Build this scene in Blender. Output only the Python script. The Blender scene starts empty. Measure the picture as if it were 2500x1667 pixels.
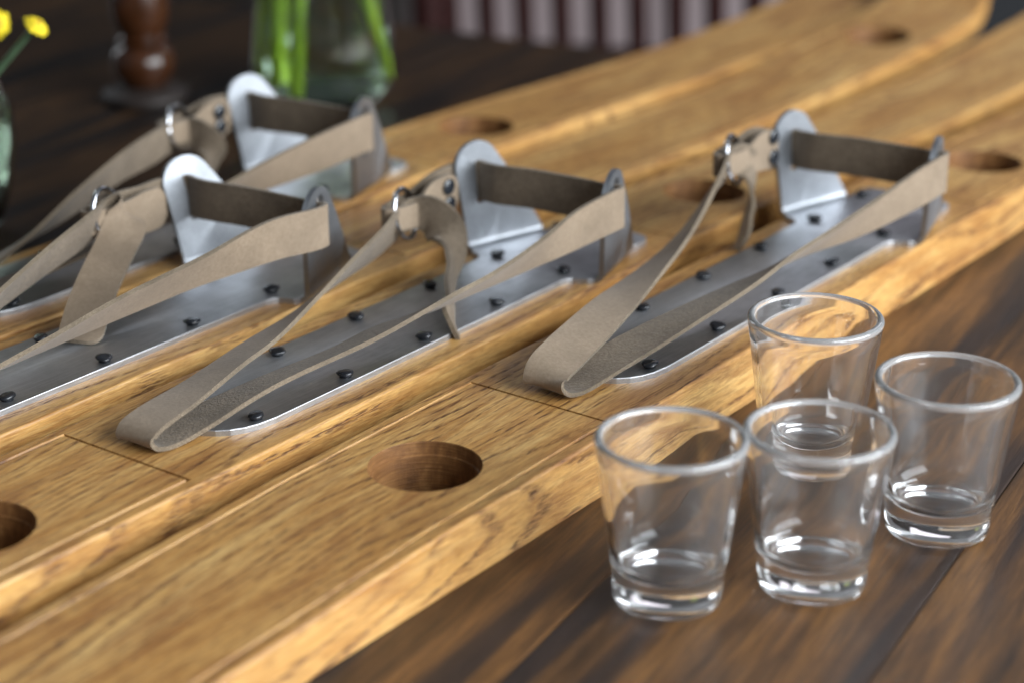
import bpy, bmesh, math, random
from mathutils import Vector, Matrix
R = math.radians
SC = bpy.context.scene
C = SC.collection

# ------------------------------------------------------------------ camera
CAM_H, PITCH, ROLL = 0.32888, 21.781, -0.256
cam_d = bpy.data.cameras.new('camera'); cam = bpy.data.objects.new('camera', cam_d); C.objects.link(cam)
cam.matrix_world = Matrix.Translation((0, 0, CAM_H)) @ Matrix.Rotation(R(90 - PITCH), 4, 'X') @ Matrix.Rotation(R(ROLL), 4, 'Z')
cam_d.sensor_width = 36; cam_d.lens = 73.916
cam_d.clip_start = 0.02; cam_d.clip_end = 60
cam_d.dof.use_dof = True; cam_d.dof.focus_distance = 0.768; cam_d.dof.aperture_fstop = 5.7
SC.camera = cam

# ------------------------------------------------------------------ world and lamps
w = bpy.data.worlds.new('World'); SC.world = w; w.use_nodes = True
bg = w.node_tree.nodes['Background']; bg.inputs[0].default_value = (0.86, 0.92, 1.0, 1); bg.inputs[1].default_value = 0.15

def window_lamp(name, loc, target, sx, sy, watt, col):
    l = bpy.data.lights.new(name, 'AREA'); l.shape = 'RECTANGLE'; l.size = sx; l.size_y = sy; l.energy = watt; l.color = col
    o = bpy.data.objects.new(name, l); C.objects.link(o); o.location = loc
    o.rotation_euler = (Vector(target) - Vector(loc)).to_track_quat('-Z', 'Y').to_euler()
    return o
window_lamp('window_light', (1.80, -0.25, 0.90), (0.05, 0.85, 0.0), 2.7, 1.4, 143, (0.89, 0.95, 1.0))
window_lamp('far_window_light', (1.05, 3.5, 1.70), (0.2, 1.0, 0.0), 1.7, 1.1, 8, (0.96, 0.91, 1.0))
window_lamp('far_left_window_light', (-1.75, 2.9, 0.80), (0.1, 0.7, 0.0), 0.55, 1.3, 7, (0.90, 0.95, 1.0))

SC.view_settings.view_transform = 'Standard'; SC.view_settings.look = 'None'
SC.view_settings.exposure = 0.13; SC.view_settings.gamma = 1.0; SC.view_settings.use_curve_mapping = False
SC.render.engine = 'CYCLES'
SC.cycles.use_denoising = True
SC.cycles.max_bounces = 16; SC.cycles.transmission_bounces = 14; SC.cycles.glossy_bounces = 6; SC.cycles.diffuse_bounces = 4
SC.cycles.blur_glossy = 0.3; SC.cycles.sample_clamp_indirect = 8

# ------------------------------------------------------------------ helpers
def tag(o, label=None, cat=None, group=None, kind=None):
    if label: o['label'] = label
    if cat: o['category'] = cat
    if group: o['group'] = group
    if kind: o['kind'] = kind
    return o

def empty(name, loc=(0, 0, 0), rz=0.0):
    o = bpy.data.objects.new(name, None); C.objects.link(o); o.location = loc; o.rotation_euler = (0, 0, rz)
    o.empty_display_size = 0.02
    return o

def mesh_obj(name, me, mats, parent=None):
    o = bpy.data.objects.new(name, me); C.objects.link(o)
    for m in (mats if isinstance(mats, (list, tuple)) else [mats]):
        if m.name not in [x.name for x in me.materials if x]: me.materials.append(m)
    if parent: o.parent = parent
    return o

def bm_obj(name, bm, mats, parent=None, smooth=None):
    me = bpy.data.meshes.new(name)
    bmesh.ops.recalc_face_normals(bm, faces=bm.faces[:])
    if smooth is not None:
        for f in bm.faces: f.smooth = True
        for e in bm.edges:
            if len(e.link_faces) == 2 and e.calc_face_angle(0) > R(smooth): e.smooth = False
    bm.to_mesh(me); bm.free()
    return mesh_obj(name, me, mats, parent)

def lathe(bm, prof, seg=64, axis_xy=(0, 0), closed=False):
    rings = []
    for r, z in prof:
        if r < 1e-6: rings.append([bm.verts.new((axis_xy[0], axis_xy[1], z))])
        else: rings.append([bm.verts.new((axis_xy[0] + r * math.cos(2 * math.pi * i / seg), axis_xy[1] + r * math.sin(2 * math.pi * i / seg), z)) for i in range(seg)])
    pairs = list(zip(rings[:-1], rings[1:])) + ([(rings[-1], rings[0])] if closed else [])
    for a, b in pairs:
        if len(a) == 1 and len(b) == 1: continue
        for i in range(seg):
            j = (i + 1) % seg
            if len(a) == 1: bm.faces.new((a[0], b[i], b[j]))
            elif len(b) == 1: bm.faces.new((a[i], a[j], b[0]))
            else: bm.faces.new((a[i], a[j], b[j], b[i]))
    return bm

def box(bm, x0, x1, y0, y1, z0, z1, bev=0.0):
    r = bmesh.ops.create_cube(bm, size=1.0)
    bmesh.ops.scale(bm, vec=(x1 - x0, y1 - y0, z1 - z0), verts=r['verts'])
    bmesh.ops.translate(bm, vec=((x0 + x1) / 2, (y0 + y1) / 2, (z0 + z1) / 2), verts=r['verts'])
    if bev > 0:
        es = list({e for v in r['verts'] for e in v.link_edges})
        bmesh.ops.bevel(bm, geom=es, offset=bev, segments=2, affect='EDGES', profile=0.6)

def catmull(P, n):
    """P: list of tuples -> resampled list, n steps per span (non-uniform, centripetal by first three comps)"""
    P = [Vector(p) for p in P]
    t = [0.0]
    for a, b in zip(P[:-1], P[1:]):
        t.append(t[-1] + max(1e-6, (Vector(a[:3]) - Vector(b[:3])).length) ** 0.5)
    out = []
    for i in range(len(P) - 1):
        p1, p2 = P[i], P[i + 1]
        d = t[i + 1] - t[i]
        m1 = (P[i + 1] - P[i - 1]) / (t[i + 1] - t[i - 1]) * d if i > 0 else (p2 - p1)
        m2 = (P[i + 2] - P[i]) / (t[i + 2] - t[i]) * d if i + 2 < len(P) else (p2 - p1)
        for k in range(n):
            x = k / n; x2 = x * x; x3 = x2 * x
            out.append(p1 * (2 * x3 - 3 * x2 + 1) + m1 * (x3 - 2 * x2 + x) + p2 * (-2 * x3 + 3 * x2) + m2 * (x3 - x2))
    out.append(P[-1])
    return out

def tube(bm, pts, rad, seg=10, closed=False):
    n = len(pts); rings = []
    for i, p in enumerate(pts):
        p = Vector(p)
        a = Vector(pts[i - 1]) if (i > 0 or closed) else p
        b = Vector(pts[(i + 1) % n]) if (i < n - 1 or closed) else p
        t = (b - a).normalized()
        ref = Vector((0, 0, 1)) if abs(t.z) < 0.9 else Vector((1, 0, 0))
        if closed:
            ref = tube_ref if tube_ref is not None else ref
        u = t.cross(ref).normalized(); v = u.cross(t)
        r = rad[i] if isinstance(rad, (list, tuple)) else rad
        rings.append([bm.verts.new(p + (u * math.cos(2 * math.pi * k / seg) + v * math.sin(2 * math.pi * k / seg)) * r) for k in range(seg)])
    for i in range(n if closed else n - 1):
        a, b = rings[i], rings[(i + 1) % n]
        for k in range(seg): bm.faces.new((a[k], a[(k + 1) % seg], b[(k + 1) % seg], b[k]))
    if not closed: bm.faces.new(rings[0][::-1]); bm.faces.new(rings[-1])
tube_ref = None

# ------------------------------------------------------------------ materials
class NT:
    def __init__(s, name):
        s.m = bpy.data.materials.new(name); s.m.use_nodes = True
        s.t = s.m.node_tree; s.n = s.t.nodes; s.b = s.n['Principled BSDF']
    def node(s, typ, **kw):
        n = s.n.new(typ)
        for k, v in kw.items(): setattr(n, k, v)
        return n
    def link(s, a, b): s.t.links.new(a, b)
    def val(s, x, inp):
        if isinstance(x, (int, float)): inp.default_value = x
        elif isinstance(x, (tuple, list)): inp.default_value = x
        else: s.link(x, inp)
    def math(s, op, a, b=0.0, c=0.0, clamp=False):
        n = s.node('ShaderNodeMath', operation=op, use_clamp=clamp)
        s.val(a, n.inputs[0]); s.val(b, n.inputs[1]); s.val(c, n.inputs[2]); return n.outputs[0]
    def vmath(s, op, a, b=(0, 0, 0)):
        n = s.node('ShaderNodeVectorMath', operation=op); s.val(a, n.inputs[0]); s.val(b, n.inputs[1]); return n.outputs[0]
    def noise(s, vec, scale, detail=3.0, rough=0.55, dist=0.0):
        n = s.node('ShaderNodeTexNoise'); s.val(vec, n.inputs['Vector']); n.inputs['Scale'].default_value = scale
        n.inputs['Detail'].default_value = detail; n.inputs['Roughness'].default_value = rough; n.inputs['Distortion'].default_value = dist
        return n.outputs[0]
    def ramp(s, f, stops, interp='LINEAR'):
        n = s.node('ShaderNodeValToRGB'); s.val(f, n.inputs[0]); cr = n.color_ramp; cr.interpolation = interp
        while len(cr.elements) < len(stops): cr.elements.new(0.5)
        for e, (p, c) in zip(cr.elements, stops):
            e.position = p; e.color = (c, c, c, 1) if isinstance(c, (int, float)) else (*c, 1)
        return n.outputs[0]
    def mix(s, f, a, b, mode='MIX'):
        n = s.node('ShaderNodeMix', data_type='RGBA', blend_type=mode); s.val(f, n.inputs[0])
        for x, i in ((a, 6), (b, 7)):
            if isinstance(x, (tuple, list)) and len(x) == 3: x = (*x, 1)
            s.val(x, n.inputs[i])
        return n.outputs[2]
    def coords(s, offset_rand=True):
        tc = s.node('ShaderNodeTexCoord').outputs['Object']
        if offset_rand:
            rnd = s.node('ShaderNodeObjectInfo').outputs['Random']
            cx = s.node('ShaderNodeCombineXYZ')
            s.link(s.math('MULTIPLY', rnd, 7.3), cx.inputs[0]); s.link(s.math('MULTIPLY', rnd, 3.1), cx.inputs[1])
            tc = s.vmath('ADD', tc, cx.outputs[0])
        return tc
    def bump(s, h, strength, dist):
        n = s.node('ShaderNodeBump'); n.inputs['Strength'].default_value = strength; n.inputs['Distance'].default_value = dist
        s.val(h, n.inputs['Height']); s.link(n.outputs[0], s.b.inputs['Normal']); return n
    def set(s, **kw):
        for k, v in kw.items(): s.val(v, s.b.inputs[k.replace('_', ' ')])
        return s.m

def ski_wood():
    s = NT('oiled_ash_wood'); tc = s.coords()
    sep = s.node('ShaderNodeSeparateXYZ'); s.link(tc, sep.inputs[0]); X, Y, Z = sep.outputs
    n1 = s.noise(s.vmath('MULTIPLY', tc, (4.2, 17.0, 17.0)), 1.0, 1.5, 0.45)
    n2 = s.noise(s.vmath('MULTIPLY', tc, (9.0, 170.0, 170.0)), 1.0, 2.0, 0.5)
    # plain-sawn growth rings: flat ellipses about an axis just below the board
    yc = s.math('ADD', Y, s.math('MULTIPLY', s.math('SUBTRACT', n1, 0.5), 0.085))
    zc = s.math('ADD', Z, 0.012)
    rr = s.math('SQRT', s.math('ADD', s.math('MULTIPLY', yc, yc), s.math('MULTIPLY', s.math('MULTIPLY', zc, zc), 0.5)))
    rr = s.math('ADD', rr, s.math('MULTIPLY', n2, 0.0030))
    ring = s.math('FRACT', s.math('MULTIPLY', rr, 205.0))
    early = s.ramp(ring, [(0.0, 0.55), (0.06, 1.0), (0.17, 0.75), (0.34, 0.14), (0.80, 0.0), (0.96, 0.12), (1.0, 0.55)])
    gate = s.ramp(s.noise(s.vmath('MULTIPLY', tc, (14.0, 120.0, 120.0)), 1.0, 2.0, 0.5), [(0.36, 0.15), (0.60, 1.0)])
    early = s.math('MULTIPLY', early, gate)
    pore = s.noise(s.vmath('MULTIPLY', tc, (160.0, 1500.0, 1500.0)), 1.0, 1.5, 0.5)
    poreb = s.ramp(pore, [(0.0, 0.0), (0.46, 0.0), (0.57, 1.0), (1.0, 1.0)])
    pores = s.math('MULTIPLY', poreb, s.math('MULTIPLY_ADD', early, 0.98, 0.16), clamp=True)
    fine = s.noise(s.vmath('MULTIPLY', tc, (36.0, 900.0, 900.0)), 1.0, 4.0, 0.7)
    patch = s.noise(s.vmath('MULTIPLY', tc, (6.0, 75.0, 75.0)), 1.0, 5.0, 0.65)
    base = s.ramp(s.math('ADD', s.math('MULTIPLY', patch, 0.6), s.math('MULTIPLY', fine, 0.4)),
                  [(0.34, (0.38, 0.176, 0.046)), (0.46, (0.53, 0.282, 0.084)), (0.56, (0.62, 0.370, 0.128)), (0.70, (0.70, 0.475, 0.195))])
    blot = s.noise(s.vmath('MULTIPLY', tc, (19.0, 110.0, 110.0)), 1.0, 4.0, 0.65, 0.5)
    col = s.mix(s.ramp(blot, [(0.50, 0.0), (0.66, 0.60)]), base, (0.27, 0.105, 0.026))
    blot2 = s.noise(s.vmath('MULTIPLY', tc, (11.0, 62.0, 62.0)), 1.0, 4.0, 0.6, 0.9)
    col = s.mix(s.ramp(blot2, [(0.52, 0.0), (0.66, 0.46)]), col, (0.27, 0.108, 0.034))
    dash = s.ramp(s.noise(s.vmath('MULTIPLY', tc, (85.0, 980.0, 980.0)), 1.0, 3.0, 0.65), [(0.49, 0.0), (0.61, 0.95)])
    col = s.mix(s.math('MULTIPLY', dash, s.math('MULTIPLY_ADD', early, 0.60, 0.34)), col, (0.18, 0.062, 0.013))
    col = s.mix(s.math('MULTIPLY', early, 0.45), col, (0.20, 0.074, 0.016))
    col = s.mix(s.math('MULTIPLY', pores, 0.88), col, (0.070, 0.025, 0.007))
    s.bump(s.math('SUBTRACT', s.math('MULTIPLY', fine, 0.3), pores), 0.40, 0.0006)
    return s.set(Base_Color=col, Roughness=s.math('MULTIPLY_ADD', pores, 0.25, 0.41), Specular_IOR_Level=0.5, Coat_Weight=0.12, Coat_Roughness=0.22)

def hole_wood():
    s = NT('turned_hole_wood'); tc = s.coords()
    ridge = s.noise(s.vmath('MULTIPLY', tc, (60.0, 60.0, 1900.0)), 1.0, 2.0, 0.5)
    g = s.noise(s.vmath('MULTIPLY', tc, (25.0, 300.0, 120.0)), 1.0, 3.0, 0.6)
    col = s.ramp(g, [(0.3, (0.12, 0.050, 0.016)), (0.55, (0.22, 0.098, 0.031)), (0.72, (0.31, 0.155, 0.055))])  # browns darkened to deepen the shade inside the holes
    col = s.mix(s.ramp(ridge, [(0.45, 0.0), (0.62, 0.5)]), col, (0.12, 0.05, 0.016))
    s.bump(ridge, 0.5, 0.0005)
    return s.set(Base_Color=col, Roughness=0.6, Specular_IOR_Level=0.3)

def table_wood(name, tone):
    s = NT(name); tc = s.coords()
    a = s.noise(s.vmath('MULTIPLY', tc, (5.0, 40.0, 40.0)), 1.0, 4.0, 0.6, 0.4)
    b = s.noise(s.vmath('MULTIPLY', tc, (16.0, 170.0, 170.0)), 1.0, 4.0, 0.6)
    f = s.noise(s.vmath('MULTIPLY', tc, (50.0, 800.0, 800.0)), 1.0, 4.0, 0.7)
    k = s.math('ADD', s.math('MULTIPLY', a, 0.55), s.math('MULTIPLY', b, 0.45))
    col = s.ramp(k, [(0.33, (0.022, 0.015, 0.011)), (0.43, (0.086, 0.044, 0.019)), (0.50, (0.160, 0.077, 0.029)), (0.58, (0.245, 0.115, 0.038)), (0.70, (0.33, 0.165, 0.056))])
    st = s.noise(s.vmath('MULTIPLY', tc, (2.2, 34.0, 34.0)), 1.0, 2.0, 0.5)
    col = s.mix(s.ramp(st, [(0.53, 0.0), (0.62, 0.85)]), col, (0.022, 0.021, 0.024))
    col = s.mix(s.ramp(f, [(0.35, 0.45), (0.55, 0.0)]), col, (0.02, 0.012, 0.008))
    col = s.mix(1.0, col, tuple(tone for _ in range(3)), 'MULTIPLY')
    s.bump(s.math('ADD', f, s.math('MULTIPLY', b, 1.5)), 0.25, 0.0006)
    return s.set(Base_Color=col, Roughness=s.math('MULTIPLY_ADD', b, 0.25, 0.32), Specular_IOR_Level=0.32, Coat_Weight=0.0)

def steel(name, rough=0.36, col=(0.50, 0.51, 0.53), dust=True):
    s = NT(name); tc = s.coords()
    br = s.noise(s.vmath('MULTIPLY', tc, (60.0, 3500.0, 3500.0)), 1.0, 2.0, 0.6)
    cl = s.noise(tc, 55.0, 4.0, 0.6)
    c = s.mix(s.ramp(cl, [(0.35, 0.0), (0.65, 0.8)]), col, tuple(x * 0.66 for x in col))
    c = s.mix(s.ramp(br, [(0.45, 0.0), (0.68, 0.45)]), c, tuple(min(1, x * 1.5) for x in col))
    r = s.math('MULTIPLY_ADD', cl, 0.22, rough - 0.11)
    r = s.math('ADD', r, s.math('MULTIPLY', s.math('SUBTRACT', br, 0.5), 0.10))
    met = 1.0
    if dust:
        sp = s.noise(tc, 900.0, 1.0, 0.5)
        d = s.math('MULTIPLY', s.ramp(sp, [(0.735, 0.0), (0.76, 1.0)]), s.ramp(s.noise(tc, 40.0, 2.0, 0.5), [(0.45, 0.0), (0.6, 1.0)]))
        c = s.mix(d, c, (0.55, 0.50, 0.42)); met = s.math('SUBTRACT', 1.0, d, clamp=True)
    s.bump(br, 0.06, 0.0002)
    return s.set(Base_Color=c, Roughness=r, Metallic=met, Anisotropic=0.4)

def plain(name, col, rough, metal=0.0, spec=0.5, nscale=0, namt=0.0, bump=0.0, bscale=300.0, bdist=0.0005):
    s = NT(name); tc = s.coords(); c = (*col, 1)
    if nscale:
        c = s.mix(s.ramp(s.noise(tc, nscale, 4.0, 0.6), [(0.3, 0.0), (0.7, 1.0)]), tuple(x * (1 - namt) for x in col), tuple(min(1, x * (1 + namt)) for x in col))
    if bump: s.bump(s.noise(tc, bscale, 3.0, 0.6), bump, bdist)
    return s.set(Base_Color=c, Roughness=rough, Metallic=metal, Specular_IOR_Level=spec)

def leather(name, a, b, scale, bump, dark=0.0):
    s = NT(name); tc = s.coords()
    g = s.noise(tc, scale, 3.0, 0.65); l = s.noise(tc, 60.0, 3.0, 0.6)
    c = s.mix(s.ramp(g, [(0.32, 0.0), (0.68, 1.0)]), a, b)
    c = s.mix(s.ramp(l, [(0.35, 0.0), (0.72, 0.55)]), c, tuple(x * 0.66 for x in a))
    cr = s.noise(s.vmath('MULTIPLY', tc, (90.0, 90.0, 90.0)), 1.0, 5.0, 0.7, 0.8)
    s.bump(s.math('ADD', g, s.math('MULTIPLY', cr, 1.6)), bump + 0.06, 0.0007)
    return s.set(Base_Color=c, Roughness=0.72, Specular_IOR_Level=0.25, Sheen_Weight=0.12, Sheen_Roughness=0.5)

def glass(name, tint=(1, 1, 1), ior=1.5, smudge=0.0, trans=1.0):
    s = NT(name); r = 0.0
    if smudge:
        tc = s.coords()
        r = s.math('MULTIPLY', s.ramp(s.noise(tc, 70.0, 4.0, 0.65), [(0.48, 0.0), (0.70, 1.0)]), smudge)
        s.bump(s.noise(tc, 55.0, 2.0, 0.5), 0.05, 0.0015)
    return s.set(Base_Color=(*tint, 1), Roughness=r, Transmission_Weight=trans, IOR=ior)

M_WOOD = ski_wood(); M_HOLE = hole_wood(); M_TABLE = table_wood('dark_stained_table_wood', 0.74); M_TABLE_DK = table_wood('darker_table_wood', 0.24)
M_STEEL = steel('brushed_steel', 0.48, (0.50, 0.51, 0.53)); M_EAR = steel('brushed_steel_ear', 0.48, (0.40, 0.42, 0.45), False)
M_CHROME = plain('chromed_wire', (0.62, 0.63, 0.66), 0.16, 1.0, nscale=90, namt=0.1)
M_BOLT = plain('blackened_bolt', (0.012, 0.014, 0.018), 0.27, 0.0, 0.6, nscale=300, namt=0.3, bump=0.25, bscale=420, bdist=0.0004)
M_SMOOTH = leather('grain_leather', (0.222, 0.163, 0.110), (0.275, 0.210, 0.147), 700.0, 0.12)
M_SUEDE = leather('suede_leather', (0.125, 0.094, 0.064), (0.235, 0.181, 0.127), 900.0, 0.5)
M_EDGE = leather('cut_leather_edge', (0.12, 0.09, 0.06), (0.23, 0.18, 0.125), 1500.0, 0.5)
M_GLASS = glass('clear_glass', smudge=0.08, trans=0.983); M_RIM = glass('milky_glint_rim', smudge=0.08, trans=0.79)  # rim paleness stands in for window glints; body has a slight milky haze
M_VASE = glass('pale_green_glass', (0.84, 0.93, 0.85)); M_WATER = glass('vase_water', (0.93, 0.98, 0.93), 1.333)
M_STEM = plain('green_stem', (0.30, 0.42, 0.015), 0.45, nscale=120, namt=0.25)
M_LEAF = plain('green_leaf', (0.10, 0.26, 0.03), 0.45, nscale=90, namt=0.3)
M_STEM2 = plain('grey_green_stem', (0.10, 0.17, 0.09), 0.5, nscale=150, namt=0.2)
M_PETAL = plain('yellow_petal', (0.80, 0.62, 0.015), 0.6, nscale=200, namt=0.12)
M_FCENTRE = plain('flower_centre', (0.45, 0.26, 0.01), 0.7, nscale=500, namt=0.3)
M_TURNED = plain('glossy_turned_wood', (0.042, 0.014, 0.005), 0.22, nscale=60, namt=0.35)
M_CHAIR = plain('dark_red_chair_wood', (0.030, 0.007, 0.006), 0.4, nscale=60, namt=0.3)
M_WALL = plain('dim_wall_paint', (0.030, 0.031, 0.034), 0.8, nscale=4, namt=0.1)
M_FLOOR = plain('dark_floor_boards', (0.030, 0.022, 0.017), 0.5, nscale=8, namt=0.4)
M_PALE = plain('bright_gap_backing_paint', (0.30, 0.235, 0.235), 0.6, nscale=6, namt=0.08)
M_DARKCAB = plain('dark_cabinet_wood', (0.018, 0.013, 0.011), 0.5, nscale=14, namt=0.4)

# ------------------------------------------------------------------ table, floor, wall
TAZ = R(27.8)
def along(az, s, u, z=0.0): return Vector((s * math.sin(az) + u * math.cos(az), s * math.cos(az) - u * math.sin(az), z))
TRZ = math.pi / 2 - TAZ
PW = 0.0985
table = tag(empty('plank_table', along(TAZ, 0, 0, -0.75), TRZ), 'dark stained plank table carrying the skis, glasses and vases', 'table')
random.seed(5)
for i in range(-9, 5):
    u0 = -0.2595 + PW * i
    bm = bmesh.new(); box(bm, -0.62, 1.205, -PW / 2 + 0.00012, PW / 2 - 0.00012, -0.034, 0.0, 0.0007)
    o = bm_obj('plank', bm, M_TABLE_DK if i <= -4 else M_TABLE, table)  # left-hand planks take a darker tone of the table wood
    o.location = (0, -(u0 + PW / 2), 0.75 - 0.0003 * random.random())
for sx in (-0.5, 1.05):
    bm = bmesh.new(); box(bm, sx - 0.04, sx + 0.04, -0.15, 1.06, 0.66, 0.7155, 0.004); bm_obj('crossbar', bm, M_TABLE, table)
    for sy in (-0.1, 1.0):
        bm = bmesh.new(); box(bm, sx - 0.035, sx + 0.035, sy - 0.035, sy + 0.035, 0.0, 0.66, 0.004); bm_obj('leg', bm, M_TABLE, table)

bm = bmesh.new(); box(bm, -6, 6, -4, 6, -0.80, -0.75)
tag(bm_obj('floor', bm, M_FLOOR), kind='structure')
bm = bmesh.new(); box(bm, -6, 6, 3.6, 3.7, -0.75, 2.5)
tag(bm_obj('wall', bm, M_WALL), kind='structure')

# ------------------------------------------------------------------ skis
T = 0.0233                      # ski thickness
HOLES = (-0.508, -0.066, 0.376, 0.800)
S_END, S_TIP = -0.70, 0.925
PLAT = (0.0, 0.308)             # plain foot platform between the two scored lines
HW = [(-0.75, 0.0385), (-0.3, 0.0372), (0.0, 0.0362), (0.25, 0.0344), (0.5, 0.0322), (0.65, 0.0324), (0.78, 0.0338), (0.86, 0.0345), (1.0, 0.0345)]
def halfw(s):
    for (a, wa), (b, wb) in zip(HW[:-1], HW[1:]):
        if s <= b:
            k = (s - a) / (b - a); k = k * k * (3 - 2 * k); w = wa + (wb - wa) * k; break
    if s > 0.855:
        k = min(1.0, (s - 0.855) / (S_TIP - 0.855)); w *= math.sqrt(max(0.004, 1 - k ** 2.2))
    return w
def lift(s): return (0.0 if s < 0.60 else 0.17 * (s - 0.60) ** 2) + (0.0 if s < 0.85 else 6.0 * (s - 0.85) ** 2)
TH = [(-0.75, 0.0115), (-0.45, 0.0140), (-0.22, 0.0170), (-0.10, 0.0221), (-0.012, T), (0.32, T), (0.42, 0.0212), (0.55, 0.0168), (0.80, 0.0140), (1.0, 0.0120)]
def thick(s):
    for (a, ta), (b, tb) in zip(TH[:-1], TH[1:]):
        if s <= b: return ta + (tb - ta) * (s - a) / (b - a)

def ski_mesh(name):
    st = [S_END, -0.6, -0.5, -0.45, -0.4, -0.35, -0.3, -0.26, -0.22, -0.18, -0.14, -0.10, -0.07, -0.04, -0.012, -0.0022, -0.00062, -0.00055, 0.00055, 0.00062, 0.0022, 0.05, 0.1, 0.15, 0.2, 0.25,
          0.3058, 0.30738, 0.30745, 0.30855, 0.30862, 0.3102, 0.32, 0.35, 0.38, 0.42, 0.46, 0.5, 0.55, 0.6, 0.65]
    s = 0.70
    while s < S_TIP - 1e-6: st.append(s); s += 0.012
    st.append(S_TIP)
    bm = bmesh.new(); rows = []
    for s in st:
        hw = halfw(s); z0 = lift(s); th = thick(s); z1 = z0 + th
        inplat = PLAT[0] + 0.0006 < s < PLAT[1] - 0.0006
        g = 0.0 if inplat or s > 0.80 else 0.0019
        cross = 0.0032 if (abs(s - PLAT[0]) < 0.0006 or abs(s - PLAT[1]) < 0.0006) else 0.0
        if cross: g = 0.0019
        ch = min(0.0012, hw * 0.3); q = hw / 0.0362
        gu = 0.0308 * q; gw = 0.0008 * q
        ra = [(ch * (1 - math.cos(R(x))), ch * (1 - math.sin(R(x)))) for x in (0, 22, 45, 68, 90)]
        prof = [(-hw, z0)] + [(-hw + dx, z1 - dz) for dx, dz in ra] + [ (-gu - gw, z1), (-gu, z1 - g), (-gu + gw, z1 - cross),
                (gu - gw, z1 - cross), (gu, z1 - g), (gu + gw, z1)] + [(hw - dx, z1 - dz) for dx, dz in ra[::-1]] + [(hw, z0)]
        rows.append([bm.verts.new((s, -u, z)) for u, z in prof])
    n = len(rows[0])
    for a, b in zip(rows[:-1], rows[1:]):
        for k in range(n):
            bm.faces.new((a[k], a[(k + 1) % n], b[(k + 1) % n], b[k]))
    bm.faces.new(rows[0]); bm.faces.new(rows[-1][::-1])
    bmesh.ops.recalc_face_normals(bm, faces=bm.faces[:])
    me = bpy.data.meshes.new(name); bm.to_mesh(me); bm.free()
    me.materials.append(M_WOOD); me.materials.append(M_HOLE)
    o = bpy.data.objects.new(name, me); C.objects.link(o)
    # shot-glass holes, stepped and tapering
    bm = bmesh.new()
    for h in HOLES:
        z = lift(h); zt = z + thick(h)
        lathe(bm, [(0, z - 0.006), (0.0172, z - 0.006), (0.0180, z + 0.008), (0.0186, zt - 0.0048), (0.0193, zt - 0.0044), (0.0197, zt - 0.0003), (0.0200, zt + 0.0004), (0.0200, zt + 0.01), (0, zt + 0.01)], 96, (h, 0.0))
    bmesh.ops.recalc_face_normals(bm, faces=bm.faces[:])
    for f in bm.faces: f.material_index = 0
    cme = bpy.data.meshes.new('cut'); bm.to_mesh(cme); bm.free(); cme.materials.append(M_HOLE)
    co = bpy.data.objects.new('cut', cme); C.objects.link(co)
    md = o.modifiers.new('holes', 'BOOLEAN'); md.object = co; md.operation = 'DIFFERENCE'; md.solver = 'EXACT'; md.material_mode = 'TRANSFER'
    dg = bpy.context.evaluated_depsgraph_get()
    nme = bpy.data.meshes.new_from_object(o.evaluated_get(dg))
    o.modifiers.clear(); o.data = nme
    bpy.data.objects.remove(co); bpy.data.meshes.remove(cme); bpy.data.meshes.remove(me)
    nme.name = name
    bpy.data.objects.remove(o)
    return nme
SKI_ME = ski_mesh('ski_body')

PT = 0.0023                     # plate thickness
HB = 0.0226                     # plate half width
EAR_B0, EAR_B1 = (0.237, 0.0345), (0.276, 0.0235)
EAR_LEAN = {'A': 0.06, 'B': 0.06, 'C': 0.15, 'D': 0.11}   # how far each left ear is splayed outwards

def arc(cx, cy, r, a0, a1, n): return [(cx + r * math.cos(R(a0 + (a1 - a0) * i / n)), cy + r * math.sin(R(a0 + (a1 - a0) * i / n))) for i in range(n + 1)]

def plate_mesh():
    # right half outline from heel end forwards (s,u)
    right = [(0.0265, 0.0), (0.0268, 0.004), (0.0282, 0.009), (0.0308, 0.0135), (0.0345, 0.0172), (0.039, 0.0199), (0.0445, 0.0217), (0.052, HB)]
    right += [(0.12, HB), (0.215, HB), (0.2265, HB), (0.2295, 0.0232), (0.2318, 0.0247), (0.2333, 0.0275), (0.2345, 0.0308), (0.2362, 0.0326)]
    right += [(0.2752, 0.0217), (0.279, 0.0217), (0.285, HB), (0.2915, HB - 0.0004), (0.2945, HB - 0.0022), (0.2962, HB - 0.005), (0.2968, HB - 0.009)]
    out = right + [(s, -u) for s, u in right[::-1] if u > 1e-6]
    bm = bmesh.new()
    vs = [bm.verts.new((s, -u, T)) for s, u in out]
    f = bm.faces.new(vs)
    r = bmesh.ops.extrude_face_region(bm, geom=[f])
    top = [v for v in r['geom'] if isinstance(v, bmesh.types.BMVert)]
    bmesh.ops.translate(bm, vec=(0, 0, PT), verts=top)
    tops = set(top)
    es = [e for e in bm.edges if e.verts[0] in tops and e.verts[1] in tops]
    bmesh.ops.bevel(bm, geom=es, offset=0.0003, segments=2, affect='EDGES', profile=0.5)
    bmesh.ops.recalc_face_normals(bm, faces=bm.faces[:])
    me = bpy.data.meshes.new('binding_plate'); bm.to_mesh(me); bm.free(); me.materials.append(M_STEEL)
    return me
PLATE_ME = plate_mesh()

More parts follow.
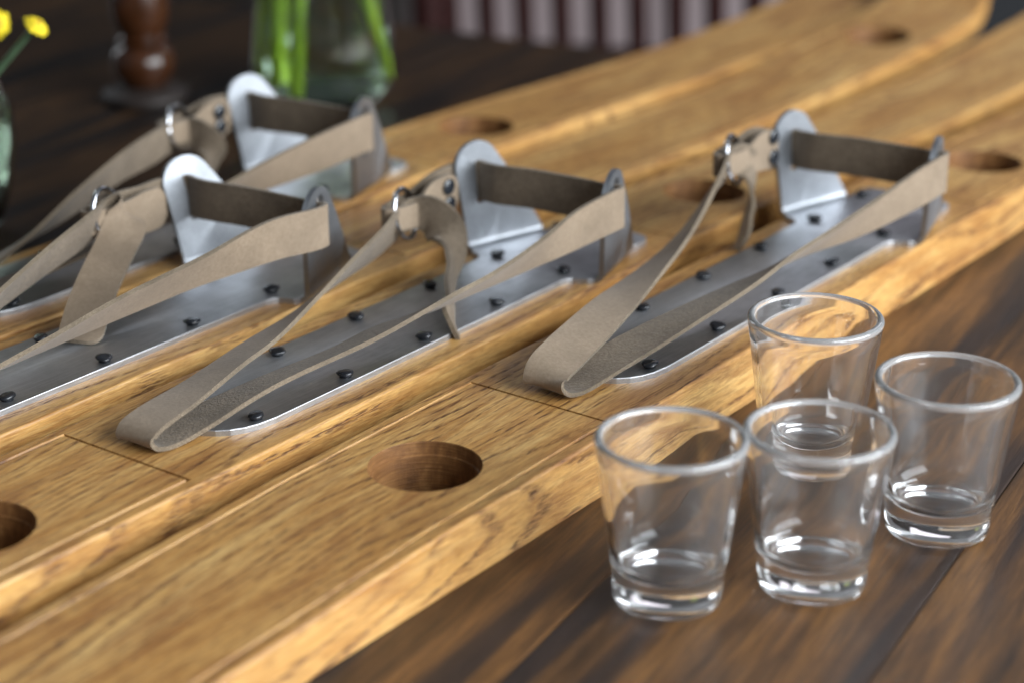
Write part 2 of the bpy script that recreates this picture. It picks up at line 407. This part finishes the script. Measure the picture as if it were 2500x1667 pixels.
def ear_mesh(side, LEAN=0.06, slot_top=0.0378):
    """side -1 left, +1 right; returned in ski space"""
    P0 = Vector((EAR_B0[0], -side * EAR_B0[1], T + PT)); P1 = Vector((EAR_B1[0], -side * EAR_B1[1], T + PT))
    e = (P1 - P0).normalized(); Lb = (P1 - P0).length
    nout = Vector((-e.y, e.x, 0)); nout = nout if nout.y * (-side) > 0 else -nout
    up = (Vector((0, 0, 1)) + LEAN * nout).normalized()
    N = e.cross(up).normalized()
    if N.dot(nout) < 0: N = -N
    th, r = 0.0022, 0.0026
    bm = bmesh.new()
    # outline in (a,h)
    o = [(0.0, r), (-0.0012, 0.012), (-0.0032, 0.026), (-0.0046, 0.0345)]
    cx, cy, rad = 0.0067, 0.0352, 0.0115
    o += arc(cx, cy, rad, 178, 32, 16)
    o += [(0.0245, 0.0300), (0.0315, 0.0180), (Lb, r)]
    sx = 0.0012 if slot_top > 0.042 else 0.0
    hole = [(0.0066, 0.0185), (0.0092, 0.0185), (0.0099, 0.0192), (0.0099 + sx, 0.0385), (0.0099 + sx, slot_top - 0.0015), (0.0092, slot_top), (0.0066, slot_top), (0.0059 - sx, slot_top - 0.0015), (0.0059 - sx, 0.0385), (0.0059, 0.0192)]
    def pos(a, h, n): return P0 + e * a + up * h + N * n
    loops = []
    for pts in (o, hole):
        vs = [bm.verts.new(pos(a, h, 0)) for a, h in pts]
        loops.append(vs)
        for i in range(len(vs)): bm.edges.new((vs[i], vs[(i + 1) % len(vs)]))
    bmesh.ops.triangle_fill(bm, use_beauty=True, use_dissolve=False, edges=bm.edges[:])
    r_ = bmesh.ops.extrude_face_region(bm, geom=bm.faces[:])
    ext = [v for v in r_['geom'] if isinstance(v, bmesh.types.BMVert)]
    bmesh.ops.translate(bm, vec=N * th, verts=ext)
    # folded foot joining plate and ear
    na = 12; inner, outer = [], []
    for j in range(7):
        t = math.pi / 2 * j / 6
        for lst, rr, base in ((inner, r, 0), (outer, r + th, 1)):
            row = []
            for i in range(na + 1):
                a = Lb * i / na
                c = P0 + e * a + up * r - N * r
                row.append(bm.verts.new(c + N * rr * math.sin(t) - up * rr * math.cos(t)))
            lst.append(row)
    for lst in (inner, outer):
        for ra, rb in zip(lst[:-1], lst[1:]):
            for i in range(na): bm.faces.new((ra[i], ra[i + 1], rb[i + 1], rb[i]))
    for i in (0, na):
        for j in range(6): bm.faces.new((inner[j][i], inner[j + 1][i], outer[j + 1][i], outer[j][i]))
    bmesh.ops.recalc_face_normals(bm, faces=bm.faces[:])
    for f in bm.faces: f.smooth = True
    for ed in bm.edges:
        if len(ed.link_faces) == 2 and ed.calc_face_angle(0) > R(28): ed.smooth = False
    me = bpy.data.meshes.new('toe_ear'); bm.to_mesh(me); bm.free(); me.materials.append(M_EAR)
    return me
EAR_R = ear_mesh(1, 0.06, 0.0428)

def bolt_mesh(seed):
    rnd = random.Random(seed); bm = bmesh.new()
    lathe(bm, [(0, 0), (0.0023, 0), (0.0022, 0.0006), (0.0029, 0.0009), (0.0033, 0.0014), (0.0032, 0.0019), (0.0026, 0.0023), (0.0014, 0.00245), (0, 0.0025)], 14)
    ph = rnd.random() * 6; k = 0.05 + 0.09 * rnd.random(); m = rnd.choice((2, 3, 4))
    for v in bm.verts:
        a = math.atan2(v.co.y, v.co.x)
        if v.co.z > 0.0008:
            f = 1 + k * math.cos(m * a + ph) + 0.025 * math.cos(5 * a + 2 * ph)
            v.co.x *= f; v.co.y *= f; v.co.z *= 1 + 0.12 * math.cos(a + ph * 2)
    bmesh.ops.recalc_face_normals(bm, faces=bm.faces[:])
    for f in bm.faces: f.smooth = True
    me = bpy.data.meshes.new('bolt'); bm.to_mesh(me); bm.free(); me.materials.append(M_BOLT)
    return me
BOLTS = [bolt_mesh(i) for i in range(6)]

SW, ST = 0.0174, 0.0017         # strap width and thickness
def ribbon(name, pts, parent, round_end=True):
    """pts: (s,u,z above ski top, Ws,Wu,Wz) in mm / unit; a leather band with smooth and suede faces"""
    P = [(s / 1e3, -u / 1e3, T + z / 1e3, ws, -wu, wz, wf) for s, u, z, ws, wu, wz, wf in pts]
    Q = catmull(P, 8)
    n = len(Q); bm = bmesh.new(); rows = []
    nw = 4
    for i, q in enumerate(Q):
        c = Vector(q[:3]); a = Vector(Q[max(0, i - 1)][:3]); b = Vector(Q[min(n - 1, i + 1)][:3])
        t = (b - a).normalized(); W = Vector(q[3:6]); W = (W - t * W.dot(t)).normalized()
        N = t.cross(W).normalized()
        hw = SW / 2 * q[6]
        if round_end:
            d = min((Vector(Q[0][:3]) - c).length, (Vector(Q[-1][:3]) - c).length)
            dd = 0.006
            if d < dd and (i < 14 or i > n - 15): hw *= 0.45 + 0.55 * math.sqrt(1 - (1 - d / dd) ** 2)
        ring = []
        for k in range(nw + 1): ring.append(bm.verts.new(c - W * hw + W * (2 * hw * k / nw) + N * ST / 2))
        for k in range(nw + 1): ring.append(bm.verts.new(c + W * hw - W * (2 * hw * k / nw) - N * ST / 2))
        rows.append(ring)
    m = 2 * (nw + 1)
    for a, b in zip(rows[:-1], rows[1:]):
        for k in range(m):
            f = bm.faces.new((a[k], a[(k + 1) % m], b[(k + 1) % m], b[k]))
            f.material_index = 1 if k < nw else (2 if k == nw or k == m - 1 else 0)
    for f in (bm.faces.new(rows[0]), bm.faces.new(rows[-1][::-1])): f.material_index = 2
    return bm_obj(name, bm, [M_SMOOTH, M_SUEDE, M_EDGE], parent, smooth=50)

def phi(s, u, z, a, w=1.0): return (s, u, z, 0.0, math.sin(R(a)), math.cos(R(a)), w)
def head(zr, ztab, key):
    """riveted tab, ring loop, passage through both ears"""
    zt = ztab; d = -(EAR_LEAN[key] - 0.06) * 30
    return [phi(230, -35.2 + d * .6, zt, 0), phi(216, -35.8 + d * .3, zt, 0), phi(206, -35.8, zr, 0, .66), phi(197, -36.4, zr, 0, .58), phi(190.8, -38.4, zr, 0, .58), phi(189, -41.0, zr, 0, .58), phi(191.4, -43.8, zr, 0, .58),
            phi(199, -45.0, zr, 0, .60), phi(211, -44.4, zr + .5, 0, .75), phi(223, -42.6 + d * .5, zt, 0), phi(234, -40.6 + d, 31.5, 0), phi(241, -38.6 + d, 31.6, 0), phi(244.7, -34.6 + d, 31.6, 2), phi(243.4, -30.2 + d, 31.8, 4),
            phi(242, -22 + d * .7, 32.2, 5), phi(243.5, -6, 33, 5), phi(244.5, 10, 33.2, 4), phi(244.5, 24, 33.4, 2), phi(244.9, 32.5, 33.2, 0), phi(245.8, 37.2, 33.4, 0),
            phi(246.0, 39.8, 33.6, 0), phi(243.0, 41.6, 33.8, 0), phi(237, 41.2, 33.6, 0)]
def vis(s, u, z, W): return (s, u, z, *W, 1.0)

STRAPS = {
 'A': head(35.5, 36.0, 'A') + [phi(223, 38.2, 30.8, 2), phi(191, 32.2, 25.4, 21), phi(159, 26.6, 22.3, 43), phi(135, 22.4, 19.2, 52), phi(110, 18.2, 15.5, 69), phi(75, 12.2, 11, 83),
      phi(52, 8.0, 7.6, 90), phi(32, 4.6, 4.4, 91), phi(16, 2.0, 1.7, 90), phi(8, 0.6, 2.6, 92), phi(5, -0.6, 6.0, 98), phi(9, -1.6, 9.6, 104), phi(19, -3.2, 11.2, 108), phi(39, -7.0, 12.6, 104),
      phi(66, -12.3, 14.4, 92), phi(96, -18.2, 16, 72), phi(128, -25, 18, 56), phi(152, -29.6, 22.8, 42), phi(180, -36, 31, 28), phi(196, -39, 35.3, 12, .8),
      phi(202.5, -37.6, 36.3, 6, .8), vis(205.5, -34.5, 29, (.85, -.35, .4)), vis(201.5, -31, 18, (.82, -.55, .1)), vis(194, -28.5, 9.5, (.82, -.55, 0)), vis(184, -25, 2.2, (.8, -.6, 0))],
 'B': head(26.5, 29.5, 'B') + [phi(219, 37.2, 30.5, 6), phi(195, 32.6, 25, 31), phi(168, 28, 20.3, 47), phi(145, 24, 17.6, 54), phi(119, 19.6, 15.2, 69), phi(98, 16.1, 12.3, 70), phi(66.5, 10.8, 9.8, 74),
      phi(49.4, 7.9, 7.6, 78), phi(31, 4.4, 4.0, 86), phi(17, 1.6, 1.6, 90), phi(9, 0, 2.0, 90), phi(6, -0.6, 4.6, 90), phi(9, -1.2, 7.2, 90), phi(17, -2.6, 8.4, 89), phi(30, -5, 8.8, 86), phi(44, -7.8, 9.2, 80),
      phi(62.4, -11.5, 10.2, 75), phi(86, -16.2, 11.2, 72), phi(116, -22.2, 13.8, 55), phi(150, -29, 18.3, 39), phi(178, -34.8, 21.2, 26), phi(196, -39, 24.6, 10, .8),
      phi(203, -37.4, 26.5, 3, .8), phi(206, -30, 26.2, 2), vis(206, -23, 21.5, (.45, -.3, .8)), vis(202, -17, 16, (.8, -.5, .3)), vis(191, -8, 11, (.8, -.58, 0)), vis(177, 3, 7.5, (.78, -.6, 0)), vis(161, 16.5, 4.8, (.75, -.62, 0)), vis(152, 24.5, 3.6, (.75, -.62, 0))],
 'C': head(33.0, 31.0, 'C') + [phi(216, 37.2, 33.9, 5), phi(185, 31, 29.6, 30), phi(163, 27.1, 26.6, 36), phi(143, 23.6, 23.6, 41), phi(115, 19.1, 18.8, 52), phi(97, 16, 15.6, 58), phi(66.5, 10.8, 10.6, 72),
      phi(49.4, 7.9, 7.8, 78), phi(31, 4.4, 4.0, 86), phi(17, 1.6, 1.6, 90), phi(9, 0, 2.0, 90), phi(6, -0.6, 4.6, 90), phi(9, -1.2, 7.2, 90), phi(17, -2.6, 8.6, 89), phi(30, -5, 9.2, 86), phi(44, -7.8, 10, 80),
      phi(70, -13, 12.5, 70), phi(100, -19.2, 16.5, 55), phi(130, -25.2, 21.6, 38), phi(160, -31.2, 27.4, 30), phi(187, -36.6, 31.8, 24), phi(198, -39, 34, 14, .8),
      vis(204.5, -36, 35.0, (-.45, -.1, .85)), vis(202.5, -31.5, 31.5, (-.75, -.45, .3)), vis(194, -27.5, 26, (-.76, -.62, 0)), vis(178, -20, 18.8, (-.76, -.65, 0)), vis(163, -12, 12, (-.74, -.66, 0)), vis(152, -5, 6.0, (-.74, -.66, 0)), vis(147, -2, 3.8, (-.74, -.66, 0))],
 'D': head(31.0, 31.8, 'D') + [phi(212, 36.2, 29.6, 6), phi(182, 30.4, 25.3, 26), phi(160, 26.5, 21.8, 42), phi(135, 22.4, 18, 54), phi(110, 18, 14.6, 68), phi(75, 12.2, 10.6, 76),
      phi(49.4, 7.9, 7.6, 80), phi(31, 4.4, 4.0, 86), phi(17, 1.6, 1.6, 90), phi(9, 0, 2.0, 90), phi(6, -0.6, 4.6, 90), phi(9, -1.2, 7.2, 90), phi(17, -2.6, 8.6, 89), phi(30, -5, 9.2, 86), phi(44, -7.8, 10, 80),
      phi(77, -14.4, 12.8, 60), phi(115, -22, 19.1, 34), phi(154, -30, 26, 22), phi(180, -35.6, 28, 14), phi(196, -39, 29.4, 6, .8),
      phi(202, -36.6, 29.6, 2, .8), phi(203.5, -30, 28.4, 2), vis(203, -24, 23, (.5, -.3, .75)), vis(198.5, -20, 15.5, (.8, -.5, .2)), vis(188, -14, 9, (.8, -.58, 0)), vis(176, -7, 4.8, (.8, -.6, 0))],
}
RIVETS = {'A': [(225.5, 41.2), (226, 31.6)], 'B': [(223.5, 33.6), (224, 25.6)], 'C': [], 'D': [(222, 35.6), (222, 28.2)]}
RING_Z = {'A': 35.0, 'B': 26.0, 'C': 33.5, 'D': 31.0}

def ring_obj(zc, parent):
    global tube_ref
    bm = bmesh.new(); pts = []
    d = Vector((0.97, 0.22, 0)).normalized(); cc = Vector((0.2000, 0.0392, T + zc / 1e3 + 0.0008))
    for i in range(48):
        a = 2 * math.pi * i / 48
        pts.append(cc + d * 0.0090 * math.cos(a) + Vector((0, 0, 1)) * 0.0104 * math.sin(a) - d.cross(Vector((0, 0, 1))) * 0.0022 * math.sin(a))
    tube_ref = d.cross(Vector((0, 0, 1)))
    tube(bm, pts, 0.00115, 12, closed=True); tube_ref = None
    return bm_obj('buckle_ring', bm, M_CHROME, parent, smooth=60)

def rivet_obj(s, z, parent):
    bm = bmesh.new(); lathe(bm, [(0, 0), (0.0036, 0), (0.0036, 0.0005), (0.0028, 0.0011), (0, 0.0013)], 24)
    o = bm_obj('rivet', bm, M_BOLT, parent, smooth=40)
    o.location = (s / 1e3, 0.0342 + (0.001 if s < 218 else 0), T + z / 1e3); o.rotation_euler = (R(90), 0, 0)
    return o

AZ = R(36.6833)
def build_ski(key, origin, az, label):
    root = tag(empty('wooden_ski', origin, math.pi / 2 - az), label, 'ski', 'wooden skis laid side by side on the table')
    mesh_obj('ski_body', SKI_ME, [M_WOOD], root)
    plate = mesh_obj('binding_plate', PLATE_ME, [M_STEEL], root)
    for em in (ear_mesh(-1, EAR_LEAN[key]), EAR_R): mesh_obj('toe_ear', em, [M_EAR], plate)
    rnd = random.Random(sum(ord(ch) for ch in key))
    for s in (47, 95.5, 142, 188.7, 235.6, 282):
        for u in (-17.6, 17.6):
            b = mesh_obj('bolt', BOLTS[rnd.randrange(6)], [M_BOLT], plate)
            b.location = ((s + rnd.uniform(-.5, .5)) / 1e3, -(u + rnd.uniform(-.5, .5)) / 1e3, T + PT); b.rotation_euler = (0, 0, rnd.random() * 6.28)
    strap = ribbon('leather_strap', STRAPS[key], root)
    ring_obj(RING_Z[key], strap)
    for s, z in RIVETS[key]: rivet_obj(s, z, strap)
    return root

build_ski('A', (0.00958, 0.70539, 0), R(36.85), 'wooden ski nearest the camera, its side running behind the four shot glasses')
build_ski('B', (-0.13383, 0.65951, 0), R(37.00), 'wooden ski second from the shot glasses, its heel strap loop in the middle foreground')
build_ski('C', (-0.25533, 0.63836, 0), R(37.10), 'wooden ski third from the shot glasses, upturned tip showing at top right')
build_ski('D', (-0.24573, 0.77462, 0), R(37.20), 'wooden ski farthest back, its toe ears in front of the flower vase')

# ------------------------------------------------------------------ shot glasses
def glass_mesh():
    H, rt, rb = 0.0559, 0.0245, 0.0178
    prof = [(0, 0.0012), (0.0120, 0.0010), (0.0156, 0.0003), (0.0168, 0.0), (0.0175, 0.0004), (0.0178, 0.0013), (0.0180, 0.0050), (0.0182, 0.0098), (0.0187, 0.0118)]
    for k in range(1, 9):
        t = k / 8; prof.append((0.0187 + (rt - 0.0002 - 0.0187) * t, 0.0118 + (H - 0.0022 - 0.0118) * t))
    # rounded fire-polished rim
    cx, cz, r = rt - 0.0015, H - 0.0014, 0.0015
    prof += [(cx + r * math.cos(R(a)), cz + r * math.sin(R(a))) for a in (0, 30, 60, 90, 120, 150, 180)]
    wall = 0.0025
    for k in range(8, 0, -1):
        t = k / 8; zz = 0.0185 + (H - 0.004 - 0.0185) * t
        prof.append((0.0187 + (rt - 0.0002 - 0.0187) * (zz - 0.0118) / (H - 0.0022 - 0.0118) - wall, zz))
    prof += [(0.0172, 0.0165), (0.0163, 0.0142), (0.0146, 0.0122), (0.0118, 0.0110), (0.0075, 0.0105), (0, 0.0104)]
    bm = bmesh.new(); lathe(bm, prof, 96)
    bmesh.ops.recalc_face_normals(bm, faces=bm.faces[:])
    for f in bm.faces:
        f.smooth = True
        f.material_index = 1 if f.calc_center_median().z > H - 0.0024 else 0
    me = bpy.data.meshes.new('shot_glass'); bm.to_mesh(me); bm.free(); me.materials.append(M_GLASS); me.materials.append(M_RIM)
    return me
GL = glass_mesh()
for (x, y, lab) in ((0.0499, 0.6009, 'clear empty shot glass at the front left of the four, leftmost'), (0.0977, 0.6102, 'clear empty shot glass in the front middle, overlapping the one behind it'),
                    (0.1091, 0.7039, 'clear empty shot glass at the back, closest to the ski plate'), (0.1460, 0.6492, 'clear empty shot glass at the far right of the four')):
    o = mesh_obj('shot_glass', GL, [M_GLASS]); o.location = (x, y, 0.0002); o.rotation_euler = (0, 0, x * 40); o.scale = (1, 1, 1 + 0.02 * math.sin(x * 300)); tag(o, lab, 'shot glass', 'empty shot glasses on the table')

# ------------------------------------------------------------------ vases and flowers
def shell_vase(name, loc, outer, wall, water_z, label):
    root = tag(empty(name, loc), label, 'vase')
    inner = [(max(0.0, r - wall), max(z, 0.006)) for r, z in outer]
    prof = [(0, 0.0)] + outer + [p for p in inner[::-1]] + [(0, 0.006)]
    bm = bmesh.new(); lathe(bm, prof, 64); bm_obj('glass_body', bm, M_VASE, root, smooth=60)
    wp = [(0, 0.0064)] + [(max(0, r - wall - 0.0003), max(z, 0.0064)) for r, z in outer if z < water_z] 
    rl = wp[-1][0]; wp += [(rl, water_z), (0, water_z)]
    bm = bmesh.new(); lathe(bm, wp, 48); bm_obj('water', bm, M_WATER, root, smooth=50)
    return root
def flower(pts, rad, head_r, tilt, label, group, mats, leaf=None):
    root = tag(empty('cut_flower', pts[0]), label, 'flower', group); o0 = Vector(pts[0])
    P = catmull([Vector(p) - o0 for p in pts], 8)
    bm = bmesh.new(); tube(bm, P, rad, 10); bm_obj('stem', bm, mats[0], root, smooth=60)
    if head_r:
        top = P[-1]; q = Vector(tilt).to_track_quat('Z', 'Y'); bm = bmesh.new(); rnd = random.Random(int(head_r * 1e6) + len(label))
        for ringi, (n, rr, zz) in enumerate(((13, 1.0, 0.10), (11, 0.85, 0.25), (8, 0.6, 0.38))):
            for k in range(n):
                a = 2 * math.pi * (k + 0.5 * ringi) / n + rnd.uniform(-.1, .1); L = head_r * rr * rnd.uniform(.88, 1.08); wd = head_r * 0.24
                d = Vector((math.cos(a), math.sin(a), 0)); sd = Vector((-d.y, d.x, 0)); zt = head_r * zz
                sec = [(0.15, .5, 0), (0.5, 1.0, .10), (0.85, .9, .05), (1.0, .45, -.06)]
                rows = []
                for f_, w_, h_ in sec:
                    c = d * L * f_ + Vector((0, 0, zt + h_ * head_r))
                    rows.append([bm.verts.new(q @ (c + sd * wd * w_ * t + Vector((0, 0, -0.05 * head_r * abs(t)))) + top) for t in (-1, 0, 1)])
                for a_, b_ in zip(rows[:-1], rows[1:]):
                    for k_ in range(2): bm.faces.new((a_[k_], a_[k_ + 1], b_[k_ + 1], b_[k_]))
        po = bm_obj('petals', bm, M_PETAL, root, smooth=80)
        md = po.modifiers.new('thickness', 'SOLIDIFY'); md.thickness = 0.0005
        bm = bmesh.new(); lathe(bm, [(0, .30 * head_r), (.34 * head_r, .34 * head_r), (.30 * head_r, .46 * head_r), (.15 * head_r, .52 * head_r), (0, .53 * head_r)], 16)
        bmesh.ops.transform(bm, matrix=Matrix.Translation(top) @ q.to_matrix().to_4x4(), verts=bm.verts); bm_obj('flower_centre', bm, M_FCENTRE, root, smooth=60)
        bm = bmesh.new(); lathe(bm, [(0, -.10 * head_r), (.25 * head_r, -.05 * head_r), (.45 * head_r, .12 * head_r), (.42 * head_r, .2 * head_r), (0, .2 * head_r)], 16)
        bmesh.ops.transform(bm, matrix=Matrix.Translation(top) @ q.to_matrix().to_4x4(), verts=bm.verts); bm_obj('calyx', bm, mats[0], root, smooth=60)
    if leaf:
        bm = bmesh.new(); rows = []; L = [Vector(p) - o0 for p in leaf[0]]; lp = catmull(L, 6); n = len(lp); sd = Vector(leaf[1]).normalized()
        for i, p in enumerate(lp):
            wv = leaf[2] * math.sin(math.pi * (0.06 + 0.92 * i / (n - 1)))
            rows.append([bm.verts.new(p + sd * wv * t + Vector((0, -.15 * wv * (1 - abs(t)), 0))) for t in (-1, 0, 1)])
        for a_, b_ in zip(rows[:-1], rows[1:]):
            for k_ in range(2): bm.faces.new((a_[k_], a_[k_ + 1], b_[k_ + 1], b_[k_]))
        lo = bm_obj('leaf', bm, M_LEAF, root, smooth=80); md = lo.modifiers.new('thickness', 'SOLIDIFY'); md.thickness = 0.0006
    return root

shell_vase('glass_vase', (-0.1115, 1.222, 0.0003), [(0.034, 0.0), (0.040, 0.003), (0.0432, 0.012), (0.0430, 0.025), (0.0405, 0.045), (0.0375, 0.07), (0.0335, 0.11), (0.031, 0.15), (0.034, 0.185), (0.037, 0.20)], 0.003, 0.14,
           'clear glass vase with green stems behind the farthest ski')
G1 = 'green stems standing in the glass vase'
for pts, lab in ((((-0.144, 1.204, 0.012), (-0.1445, 1.206, 0.03), (-0.142, 1.208, 0.06), (-0.130, 1.218, 0.14), (-0.135, 1.217, 0.24)), 'green stem along the left side of the glass vase'),
                 (((-0.124, 1.194, 0.008), (-0.1225, 1.196, 0.03), (-0.121, 1.198, 0.06), (-0.115, 1.214, 0.14), (-0.108, 1.212, 0.26)), 'bright green stem standing in the middle of the glass vase'),
                 (((-0.0755, 1.214, 0.012), (-0.0775, 1.212, 0.028), (-0.086, 1.210, 0.06), (-0.104, 1.220, 0.14), (-0.085, 1.222, 0.25)), 'curved green stem along the right side of the glass vase'),
                 (((-0.130, 1.228, 0.010), (-0.131, 1.227, 0.03), (-0.128, 1.226, 0.07), (-0.112, 1.224, 0.14), (-0.10, 1.242, 0.25)), 'thin green stem at the back of the glass vase')):
    flower([Vector(p) for p in pts], 0.0042, 0.012, (pts[-1][0] - pts[-2][0], pts[-1][1] - pts[-2][1], 0.06), lab, G1, (M_STEM,))

shell_vase('bulb_vase', (-0.2815, 0.962, 0.0003), [(0.030, 0.0), (0.034, 0.002), (0.0375, 0.010), (0.0425, 0.026), (0.0460, 0.045), (0.0450, 0.060), (0.040, 0.078), (0.033, 0.094), (0.027, 0.108), (0.0245, 0.120), (0.026, 0.130)], 0.0026, 0.070,
           'rounded clear glass vase cut off by the left edge of the picture')
flower([Vector(p) for p in ((-0.290, 0.960, 0.010), (-0.268, 0.955, 0.045), (-0.243, 0.948, 0.078), (-0.2245, 0.938, 0.099), (-0.2135, 0.930, 0.1105))], 0.0016, 0.0064, (0.6, -0.2, 0.75),
       'small yellow flower leaning right on a grey green stem', 'yellow flowers in the left vase', (M_STEM2,))
flower([Vector(p) for p in ((-0.285, 0.975, 0.010), (-0.268, 0.97, 0.05), (-0.250, 0.965, 0.085), (-0.2395, 0.960, 0.1045))], 0.0016, 0.0080, (0.55, -0.75, 0.25),
       'yellow flower with an orange centre cut by the left picture edge', 'yellow flowers in the left vase', (M_STEM2,),
       leaf=(((-0.276, 0.945, 0.014), (-0.256, 0.934, 0.028), (-0.2455, 0.934, 0.044), (-0.2545, 0.94, 0.062)), (0.75, -0.4, 0.45), 0.0075))

# ------------------------------------------------------------------ turned candlestick
cs = tag(empty('candlestick', (-0.2165, 1.212, 0.0003)), 'glossy brown turned wooden candlestick left of the glass vase', 'candlestick')
bm = bmesh.new(); lathe(bm, [(0, 0), (0.024, 0), (0.0255, 0.002), (0.025, 0.005), (0.021, 0.007), (0.014, 0.009), (0, 0.009)], 64); bm_obj('base', bm, M_DARKCAB, cs, smooth=50)
bm = bmesh.new(); lathe(bm, [(r * 0.70, z) for r, z in [(0, 0.0092), (0.018, 0.0092), (0.021, 0.012), (0.0255, 0.018), (0.0265, 0.024), (0.0235, 0.030), (0.016, 0.0335), (0.0205, 0.0355), (0.0215, 0.0375), (0.017, 0.0395), (0.0205, 0.043), (0.0235, 0.050), (0.0245, 0.058), (0.022, 0.070), (0.016, 0.085), (0.013, 0.105), (0.017, 0.118), (0.020, 0.122), (0.019, 0.126), (0.012, 0.130), (0, 0.130)]], 64)
bm_obj('turned_shaft', bm, M_TURNED, cs, smooth=50)
bm = bmesh.new(); lathe(bm, [(0, 0.1302), (0.018, 0.1302), (0.021, 0.136), (0.020, 0.140), (0.012, 0.140), (0.011, 0.132), (0, 0.132)], 48); bm_obj('cup', bm, M_TURNED, cs, smooth=50)

# ------------------------------------------------------------------ background furniture past the table end
def furn(name, loc, rz, label, cat): return tag(empty(name, loc, rz), label, cat)
ch = furn('spindle_chair', (0.135, 1.83, -0.75), R(-14), 'dark red spindle-back chair standing at the far end of the table', 'chair')
bm = bmesh.new(); box(bm, -0.22, 0.22, -0.02, 0.40, 0.43, 0.465, 0.01); bm_obj('seat', bm, M_CHAIR, ch)
bm = bmesh.new(); box(bm, -0.215, 0.215, -0.042, -0.014, 0.60, 0.632, 0.006); bm_obj('lower_rail', bm, M_CHAIR, ch)
bm = bmesh.new(); box(bm, -0.225, 0.225, -0.072, -0.046, 0.93, 0.985, 0.008); bm_obj('top_rail', bm, M_CHAIR, ch)
for k in range(12):
    x = -0.187 + 0.034 * k
    bm = bmesh.new(); tube(bm, [(x, -0.028, 0.628), (x - 0.002, -0.040, 0.76), (x - 0.004, -0.058, 0.935)], [0.0085, 0.0098, 0.0080], 10); bm_obj('spindle', bm, M_CHAIR, ch, smooth=60)
for sx in (-0.205, 0.205):
    bm = bmesh.new(); tube(bm, [(sx, -0.0, 0.0), (sx, -0.02, 0.45), (sx, -0.062, 0.95)], [0.015, 0.017, 0.013], 12); bm_obj('back_post', bm, M_CHAIR, ch, smooth=60)
    bm = bmesh.new(); tube(bm, [(sx * 0.95, 0.37, 0.0), (sx * 0.93, 0.36, 0.435)], [0.013, 0.018], 12); bm_obj('leg', bm, M_CHAIR, ch, smooth=60)

pc = furn('bright_gap_backing', (0.28, 3.0, -0.75), 0, 'made-up pale cabinet for the bright gaps between the chair spindles', 'cabinet')  # added pale block, stands in for the bright background behind the spindles
bm = bmesh.new(); box(bm, -0.44, 0.30, 0, 0.4, 0.06, 0.80, 0.004); bm_obj('carcass', bm, M_PALE, pc)
for x0, x1 in ((-0.43, -0.072), (-0.068, 0.29)):
    bm = bmesh.new(); box(bm, x0, x1, -0.02, -0.001, 0.08, 0.78, 0.003); d = bm_obj('door', bm, M_PALE, pc)
bm = bmesh.new(); box(bm, -0.42, 0.28, 0.03, 0.37, 0.0, 0.0595); bm_obj('plinth', bm, M_PALE, pc)

dc = furn('dark_cabinet', (-0.75, 2.6, -0.75), 0, 'nearly black wooden cabinet in the unlit background on the left', 'cabinet')
bm = bmesh.new(); box(bm, -0.55, 0.62, 0, 0.45, 0.05, 0.95, 0.004); bm_obj('carcass', bm, M_DARKCAB, dc)
for x0, x1 in ((-0.54, 0.033), (0.037, 0.61)):
    bm = bmesh.new(); box(bm, x0, x1, -0.02, -0.001, 0.07, 0.93, 0.003); bm_obj('door', bm, M_DARKCAB, dc)
bm = bmesh.new(); box(bm, -0.53, 0.60, 0.03, 0.42, 0.0, 0.0495); bm_obj('plinth', bm, M_DARKCAB, dc)
